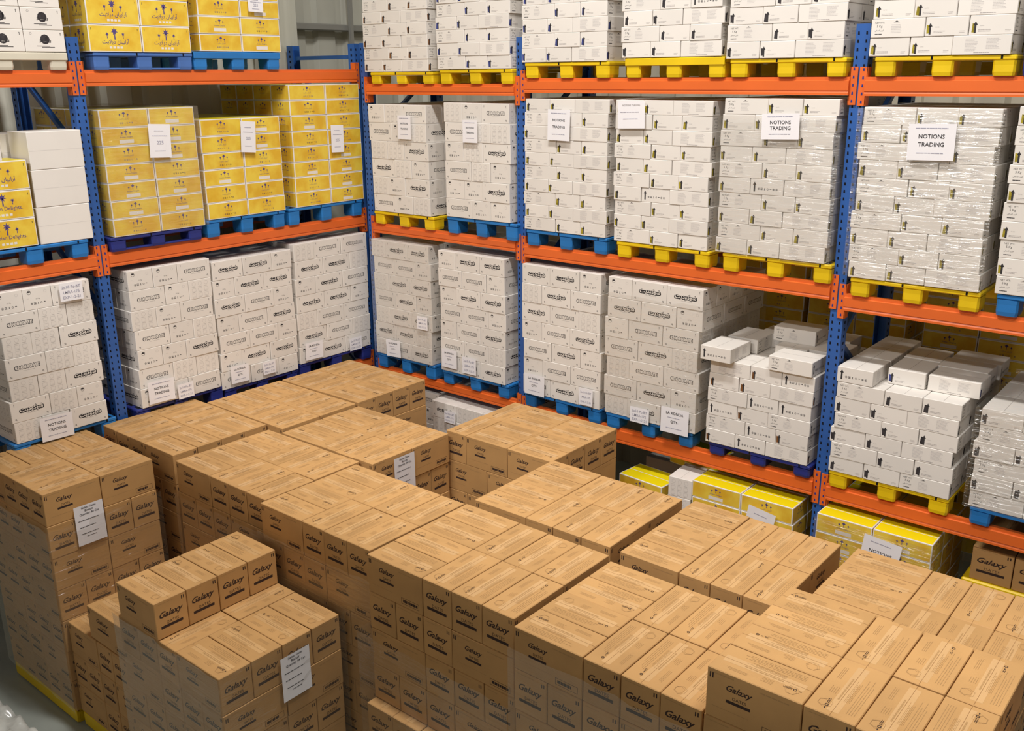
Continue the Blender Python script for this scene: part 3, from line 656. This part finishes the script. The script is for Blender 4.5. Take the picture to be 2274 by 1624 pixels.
for x, z, m, lab, h, st in [(-.955, 4.316, 'p_yel', 'left yellow pallet on top shelf of corner bay', .1, 'feet'), (-.07, 4.316, 'p_yel', 'right yellow pallet on top shelf of corner bay', .115, 'feet'),
  (.885, 4.36, 'p_yel', 'left yellow pallet on top shelf of middle bay', .117, 'feet'), (1.85, 4.36, 'p_yel', 'bright yellow full-fronted pallet on top shelf of middle bay', .137, 'full'),
  (2.71, 4.36, 'p_yel', 'right yellow pallet on top shelf of middle bay', .117, 'feet'), (3.71, 4.36, 'p_yel', 'yellow pallet on top shelf of right bay', .117, 'feet'), (4.56, 4.36, 'p_navy', 'dark blue pallet on top shelf at right edge', .13, 'feet'),
  (-.995, 3.015, 'p_yel', 'yellow pallet on middle shelf of corner bay', .12, 'feet'), (-.03, 3.015, 'p_blue', 'light blue pallet on middle shelf of corner bay', .145, 'feet'),
  (.895, 3.0, 'p_blue', 'light blue pallet on middle shelf of middle bay', .13, 'feet'), (1.81, 3.0, 'p_yel', 'centre yellow pallet on middle shelf of middle bay', .12, 'feet'), (2.735, 3.0, 'p_yel', 'right yellow pallet on middle shelf of middle bay', .13, 'feet'),
  (3.69, 2.943, 'p_yel', 'yellow pallet on middle shelf of right bay', .122, 'feet'), (4.60, 2.943, 'p_blue', 'light blue pallet on middle shelf at right edge', .132, 'feet'),
  (-1.045, 1.557, 'p_blue', 'left light blue pallet on bottom shelf of corner bay', .14, 'feet'), (-.14, 1.557, 'p_blue', 'right light blue pallet on bottom shelf of corner bay', .125, 'feet'),
  (.865, 1.547, 'p_blue', 'left light blue pallet on bottom shelf of middle bay', .125, 'feet'), (1.745, 1.547, 'p_blue', 'centre light blue pallet on bottom shelf of middle bay', .125, 'feet'), (2.71, 1.547, 'p_navy', 'dark blue pallet on bottom shelf of middle bay', .095, 'feet'),
  (3.67, 1.538, 'p_yel', 'yellow pallet on bottom shelf of right bay', .119, 'feet'), (4.62, 1.538, 'p_blue', 'blue pallet on bottom shelf at right edge', .119, 'feet')]:
    pallet(x, -.055, z, 0, m, lab, .80 if 'corner' in lab and 'left' in lab or 'yellow pallet on middle shelf of corner' in lab else .82, 1.1, h, st)
for y, z, m, lab, h, st, wd in [(-3.68, 4.447, 'p_cream', 'cream pallet on top shelf of left rack', .12, 'full', .90), (-2.58, 4.447, 'p_royal', 'royal blue pallet with runners on top shelf of left rack', .125, 'runner', .84), (-1.73, 4.447, 'p_blue', 'light blue pallet on top shelf of left rack', .14, 'full', .86),
  (-3.63, 3.072, 'p_blue', 'light blue pallet at left edge of middle shelf, left rack', .13, 'feet', .82), (-2.63, 3.072, 'p_navy', 'navy pallet on middle shelf of left rack, under wrapped cartons', .11, 'runner', .82), (-1.76, 3.072, 'p_blue', 'light blue pallet in middle of left rack middle shelf', .145, 'feet', .82), (-.90, 3.072, 'p_blue', 'light blue pallet at corner end of left rack middle shelf', .15, 'feet', .90),
  (-3.60, 1.597, 'p_blue', 'light blue pallet on bottom shelf of left rack, left of upright', .145, 'feet', .82), (-2.60, 1.597, 'p_navy', 'navy pallet on bottom shelf of left rack, right of upright', .145, 'feet', .84), (-1.75, 1.597, 'p_navy', 'navy pallet in middle of left rack bottom shelf', .10, 'feet', .82), (-.90, 1.597, 'p_navy', 'navy pallet at corner end of left rack bottom shelf', .135, 'feet', .92)]:
    pallet(-1.215, y, z, HP, m, lab, wd, 1.08, h, st)
for S, x0, x1, y0, y1, zt, n, pat in BROWN:
    pallet(x0+.02, y0+.01, FZ, 0, 'p_yel' if 'left' in S or 'low' in S else 'p_blue', f'plastic pallet on the floor beneath the {S}', x1-x0-.04, y1-y0-.02, .118, 'skirt' if 'left' in S or 'low' in S else 'feet')
pallet(-.22, -.11, FZ, 0, 'p_blue', 'blue pallet on the floor under the white floor stack', .76, 1.05, .188)
pallet(-1.02, .03, FZ, 0, 'p_blue', 'blue pallet on the floor in the rack corner', .76, 1.05, .188)
# yellow slotted bin with brown cartons, far right floor
mb = MB(); mb.cham(4.60, 5.75, .08, 1.0, .55, 1.068, .01, 'p_yel'); mb.pill = None
for x in (4.66, 5.15): mb.box(x, x+.30, .0785, .08, .93, 1.0, 'dark')
tag(mb.build('yellow_bin'), 'yellow slotted plastic bin under bottom beam at right edge', 'bin')
for nm, x0, x1, y0, y1, z1 in (('floor', 2.62, 3.50, -.15, .4, .378), ('floor', 3.60, 4.47, -.15, .7, .398), ('left', 1.95, 2.62, -.15, .3, .655)):
    mb = MB()
    mb.cham(x0, x1, y0, y1, FZ, z1, .01, 'kraft'); tag(mb.build('brown_base_carton'), f'large brown carton beneath the {"wrapped rightmost" if x0 > 3.5 else "middle" if x0 > 2.6 else "left"} yellow floor cartons', 'carton')

# ------------------------------------------------------------ paper sheets
SHEETS = {}
def sheet(u, v, ax, val, w, h, lines, lab, tilt=0, rotz=None):
    c = at(u, v, ax, val); k = (w, h, lines)
    if k not in SHEETS:
        mb = MB(); n = 5; vs = []; fs = []
        for i in range(n+1):
            for j in range(3): x = -w/2+w*i/n; z = -h/2+h*j/2; vs.append((x, -.002-.0015*(1-j/2)*abs(math.sin(i*1.1+w*9)), z))
        for i in range(n):
            for j in range(2): a = i*3+j; fs.append((a, a+3, a+4, a+1))
        mb.add(vs, fs, 'paper'); f = Face(mb, (-w/2, -.0034, -h/2), (1, 0, 0), (0, 0, 1), w, h)
        for (t, y, wd, m) in lines:
            if t == '-': f.lines(w*(.5-wd/2), h*y-.004, w*(.5+wd/2), h*y+.004, 1, m, .6, seed=int(y*100))
            else: f.text(t, w/2, h*y, wd=w*wd, m=m, off=.01)
        SHEETS[k] = mb.mesh('paper_sheet')
    rz = 0 if ax == 1 else HP
    if rotz is not None: rz = rotz
    o = inst('paper_sheet', SHEETS[k], None, c, rz); o.rotation_euler = (0, tilt, rz); return tag(o, lab, 'paper label', 'paper sheets taped on stacks')
NT = (('-', .88, .7, 'pen'), ('NOTIONS', .66, .55, 'ink'), ('TRADING', .44, .55, 'ink'), ('-', .2, .6, 'pen'))
LRD = (('LA RONDA', .8, .62, 'ink'), ('-', .62, .5, 'pen'), ('QTY-', .45, .28, 'ink'), ('-', .2, .6, 'pen'))
HW = (('2x10 Pc-BT', .76, .8, 'pen'), ('LMRA-175', .48, .7, 'pen'), ('EXP-1-2-21', .2, .75, 'pen'))
NUM = (('-', .8, .5, 'pen'), ('-', .65, .7, 'pen'), ('225', .45, .3, 'pen'), ('-', .2, .5, 'pen'))
GAL = (('Galaxy Dates', .93, .5, 'ink'), ('Biscuit', .86, .28, 'ink'), ('Quantity: 84 Ctn', .77, .66, 'ink'), ('-', .62, .8, 'ink'), ('-', .45, .75, 'ink'), ('-', .28, .7, 'ink'), ('-', .2, .35, 'ink'))
fy = -.088; fx = -1.18
sheet(898, 283, 1, fy, .17, .21, NT, 'white NOTIONS TRADING sheet on upper white printed cartons, yellow pallet, corner bay'.replace('NOTIONS TRADING', 'two-word'))
sheet(1044, 292, 1, fy, .17, .19, NT, 'white two-word sheet on upper white cartons above light blue corner-bay pallet')
sheet(1241, 278, 1, fy, .22, .24, NT, 'white two-word sheet on slim cartons beside the corner and middle bay upright', .02)
sheet(1402, 255, 1, fy, .24, .20, (('NOTIONS TRADING', .85, .65, 'grey_ink'), ('-', .6, .8, 'pen'), ('-', .35, .6, 'pen')), 'folded white sheet on top row of centre middle-shelf stack', -.03)
sheet(1733, 281, 1, fy, .27, .17, NT, 'white two-word sheet on slim cartons, right yellow pallet of middle shelf', -.03)
sheet(2068, 316, 1, fy, .28, .22, NT, 'large white two-word sheet with handwriting, right bay middle shelf', -.02)
sheet(355, 313, 0, fx, .19, .26, NUM, 'handwritten white sheet on film-wrapped yellow stack', .05)
sheet(551, 304, 0, fx, .15, .26, NUM, 'handwritten white sheet on centre yellow stack of left rack', .08)
sheet(749, 308, 0, fx, .15, .25, NUM, 'handwritten white sheet on corner yellow stack of left rack', .03)
sheet(567, 10, 0, fx, .15, .12, NUM, 'white sheet on small yellow cartons of left rack top shelf', .03)
sheet(158, 647, 0, fx, .18, .14, HW, 'small handwritten sheet on top row of left edge white stack', .02)
sheet(127, 948, 0, fx, .25, .19, NT, 'white two-word sheet low on left edge white stack', .02)
sheet(359, 868, 0, fx, .24, .19, NT, 'white two-word sheet low on white stack right of left-rack upright', .02)
sheet(413, 867, 0, fx, .15, .13, HW, 'small handwritten sheet beside two-word sheet, left rack bottom shelf')
sheet(533, 830, 0, fx, .19, .16, LRD, 'white quantity sheet low on centre stack of left rack', .02)
sheet(598, 816, 0, fx, .14, .12, HW, 'small handwritten sheet low on centre stack of left rack')
sheet(698, 778, 0, fx, .21, .17, LRD, 'white quantity sheet low on corner stack of left rack', .03)
sheet(790, 763, 0, fx, .16, .13, HW, 'small handwritten sheet low on corner stack of left rack')
sheet(874, 774, 1, fy, .20, .17, LRD, 'white quantity sheet low on left bottom stack of corner bay', -.05)
sheet(938, 718, 1, fy, .14, .13, HW, 'small handwritten sheet on left bottom stack of corner bay')
sheet(998, 797, 1, fy, .19, .18, LRD, 'white quantity sheet low on right bottom stack of corner bay')
sheet(1042, 813, 1, fy, .17, .16, HW, 'handwritten sheet low on right bottom stack of corner bay')
sheet(1187, 855, 1, fy, .22, .19, LRD, 'white quantity sheet low on left bottom stack of middle bay', .01)
sheet(1301, 882, 1, fy, .14, .15, HW, 'handwritten sheet low on left bottom stack of middle bay')
sheet(1420, 923, 1, fy, .18, .13, HW, 'small handwritten sheet low on centre bottom stack of middle bay')
sheet(1498, 936, 1, fy, .25, .21, LRD, 'large white quantity sheet low on centre bottom stack of middle bay')
sheet(999, 927, 1, -.15, .14, .12, HW, 'small handwritten sheet on white floor stack under corner bay')
sheet(201, 1161, 0, -.243, .21, .295, GAL, 'white printed sheet on the leftmost brown floor stack', rotz=HP)
sheet(658, 1496, 0, 1.838, .21, .295, GAL, 'white printed sheet on the low brown stack with extra tier', rotz=HP)
sheet(899, 1052, 0, 1.115, .21, .295, GAL, 'white printed sheet on brown stack facing the gap', rotz=HP)
sheet(1690, 1146, 1, -.20, .22, .10, (('-', .5, .5, 'pen'),), 'blank white slip hanging on yellow floor cartons under middle bay', .15)
sheet(1957, 1221, 1, -.20, .26, .15, (('-', .75, .6, 'pen'), ('NOTIONS', .3, .6, 'ink')), 'white one-word slip hanging on wrapped yellow floor cartons', .1)

# ------------------------------------------------------------ stretch film
def film(x0, x1, y0, y1, z0, z1, lab, seed=0, top=False, cap=0):
    fm = 'film'; rr = random.Random(seed); mb = MB(); g = .022; x0 -= g; x1 += g; y0 -= g; y1 += g
    def side(a, b, fm='film'):
        a, b = Vector((*a, 0)), Vector((*b, 0)); L_ = (b-a).length; n = max(4, int(L_/.09)); m = max(3, int((z1-z0)/.06)); vs = []
        nrm = Vector(((b-a).y, -(b-a).x, 0)).normalized()
        for i in range(n+1):
            for j in range(m+1):
                q = 0 if i in (0, n) else rr.uniform(-.004, .006); p = a+(b-a)*(i/n)+nrm*q; vs.append((p.x, p.y, z0+(z1-z0)*j/m+(rr.uniform(-.008, .012) if j in (0, m) else 0)))
        mb.add(vs, [(i*(m+1)+j, (i+1)*(m+1)+j, (i+1)*(m+1)+j+1, i*(m+1)+j+1) for i in range(n) for j in range(m)], fm)
    side((x0, y0), (x1, y0), 'film_reflection' if seed in (1, 2) else 'film'); side((x1, y0), (x1, y1)); side((x1, y1), (x0, y1)); side((x0, y1), (x0, y0))  # near side of the first two wraps carries the painted reflection veil
    if top:
        n = 9; vs = []
        for i in range(n+1):
            for j in range(n+1): vs.append((x0+(x1-x0)*i/n, y0+(y1-y0)*j/n, z1+(0 if i in (0, n) or j in (0, n) else rr.uniform(.004, .022))))
        mb.add(vs, [(i*(n+1)+j, (i+1)*(n+1)+j, (i+1)*(n+1)+j+1, i*(n+1)+j+1) for i in range(n) for j in range(n)], fm)
    o = mb.build('stretch_wrap'); return tag(o, lab, 'plastic wrap', 'clear stretch wrap')
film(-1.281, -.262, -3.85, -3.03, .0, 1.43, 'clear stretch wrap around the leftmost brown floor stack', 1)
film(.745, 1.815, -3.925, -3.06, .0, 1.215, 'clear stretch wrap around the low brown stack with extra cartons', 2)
film(3.235, 4.315, -3.09, -2.205, .0, 1.58, 'clear stretch wrap around the front brown stack', 3)
film(2.072, 3.195, -3.105, -2.155, .0, 1.22, 'clear stretch wrap low around third stack of the long brown row', 4)
film(.993, 2.058, -3.0, -2.16, .0, 1.50, 'clear stretch wrap around second stack of the long brown row', 5)
film(-.092, .982, -2.95, -2.115, .0, 1.44, 'clear stretch wrap around first stack of the long brown row', 6)
film(1.725, 2.60, FY, .99, 1.70, 2.70, 'clear stretch wrap around centre bottom stack of middle bay', 7)
film(-2.26, -1.21, -2.60, -1.78, 3.19, 4.16, 'clear stretch wrap over yellow stack on left rack', 8, True)
film(2.68, 3.52, FY, .94, 3.13, 4.1, 'clear stretch wrap around right stack on middle shelf, middle bay', 9)
film(3.665, 4.49, FY, .94, 3.08, 4.17, 'clear stretch wrap around stack on middle shelf, right bay', 10)
film(4.60, 5.44, FY, .94, 1.66, 2.34, 'clear stretch wrap around slim stack on bottom shelf, right edge', 11, True)
film(3.665, 4.455, -.16, .65, .40, 1.33, 'clear stretch wrap around yellow floor stack of right bay', 12)
film(-1.035, -.26, FY, .99, 1.70, 2.86, 'clear stretch wrap around left bottom stack of corner bay', 13, True)
# crumpled wrapped heap in the near left corner of the aisle
mb = MB(); rr = random.Random(5); n = 60; vs = []
for i in range(n+1):
    for j in range(n+1):
        x = -.9+1.75*i/n; y = -5.6+1.42*j/n; e = min(i, n-i, j, n-j)/n; vs.append((x, y, FZ+min(.42, e*5)+(rr.uniform(-.012, .02)+.03*math.sin(i*.9)*math.cos(j*.7) if e > 0 else 0)))
mb.add(vs, [(i*(n+1)+j, (i+1)*(n+1)+j, (i+1)*(n+1)+j+1, i*(n+1)+j+1) for i in range(n) for j in range(n)], 'heap')if False else None
M['heap'] = mat('crumpled_silver_film', (.55, .56, .52), .22, .6, (6, .3, (1, 1, 1)))
mb.add(vs, [(i*(n+1)+j, (i+1)*(n+1)+j, (i+1)*(n+1)+j+1, i*(n+1)+j+1) for i in range(n) for j in range(n)], 'heap')
hb = mb.build('wrapped_bundle'); hb.data.polygons.foreach_set('use_smooth', [True]*len(hb.data.polygons)); tag(hb, 'crumpled silvery film-wrapped bundle on the floor at bottom left', 'bundle')
# ------------------------------------------------------------ things on the walls
mb = MB(); mb.cham(-2.70, -2.60, -2.2, 2.6, 4.86, 4.93, .01, 'steel'); tag(mb.build('wall_rail'), 'horizontal steel rail on the wall above the left rack', 'rail')
mb = MB(); pts = [(-2.5, -.9+i*.15, 4.97-.05*math.sin(i*.45)) for i in range(8)]
for a, b in zip(pts, pts[1:]): mb.bar(a, b, .085, 'pipe')
tag(mb.build('lagged_duct'), 'pale bent duct resting on the wall rail above the left rack', 'duct')
mb = MB(); mb.bar((-2.55, 1.15, FZ), (-2.55, 1.15, 8.4), .04, 'steel'); tag(mb.build('conduit'), 'thin vertical steel pipe on the wall in the rack corner', 'pipe')
mb = MB(); mb.cham(-2.65, -2.35, -.1, .25, FZ, 8.4, .01, 'wall'); tag(mb.build('wall_column'), 'dark steel column against the wall behind the left rack', 'column')

# ------------------------------------------------------------ lamps
for i, (loc, e) in enumerate(LAMPS):
    L_ = bpy.data.lights.new('lamp', 'AREA'); L_.shape = 'RECTANGLE'; L_.size = 1.4; L_.size_y = .5; L_.energy = e; L_.color = LCOL
    o = bpy.data.objects.new('high_bay_light', L_); C.objects.link(o); o.location = loc
    f = empty('lamp_housing', (loc[0], loc[1], loc[2]+.01)); tag(f, f'hanging high bay lamp housing, {ORD[i]} above the aisle', 'ceiling lamp', 'high bay lamps')
    mb = MB(); mb.cham(-.75, .75, -.3, .3, .005, .10, .02, 'steel'); mb.build('housing', f); mb = MB(); mb.bar((0, 0, .1), (0, 0, 10.4-loc[2]-.012), .03, 'steel'); mb.build('hanger', f)
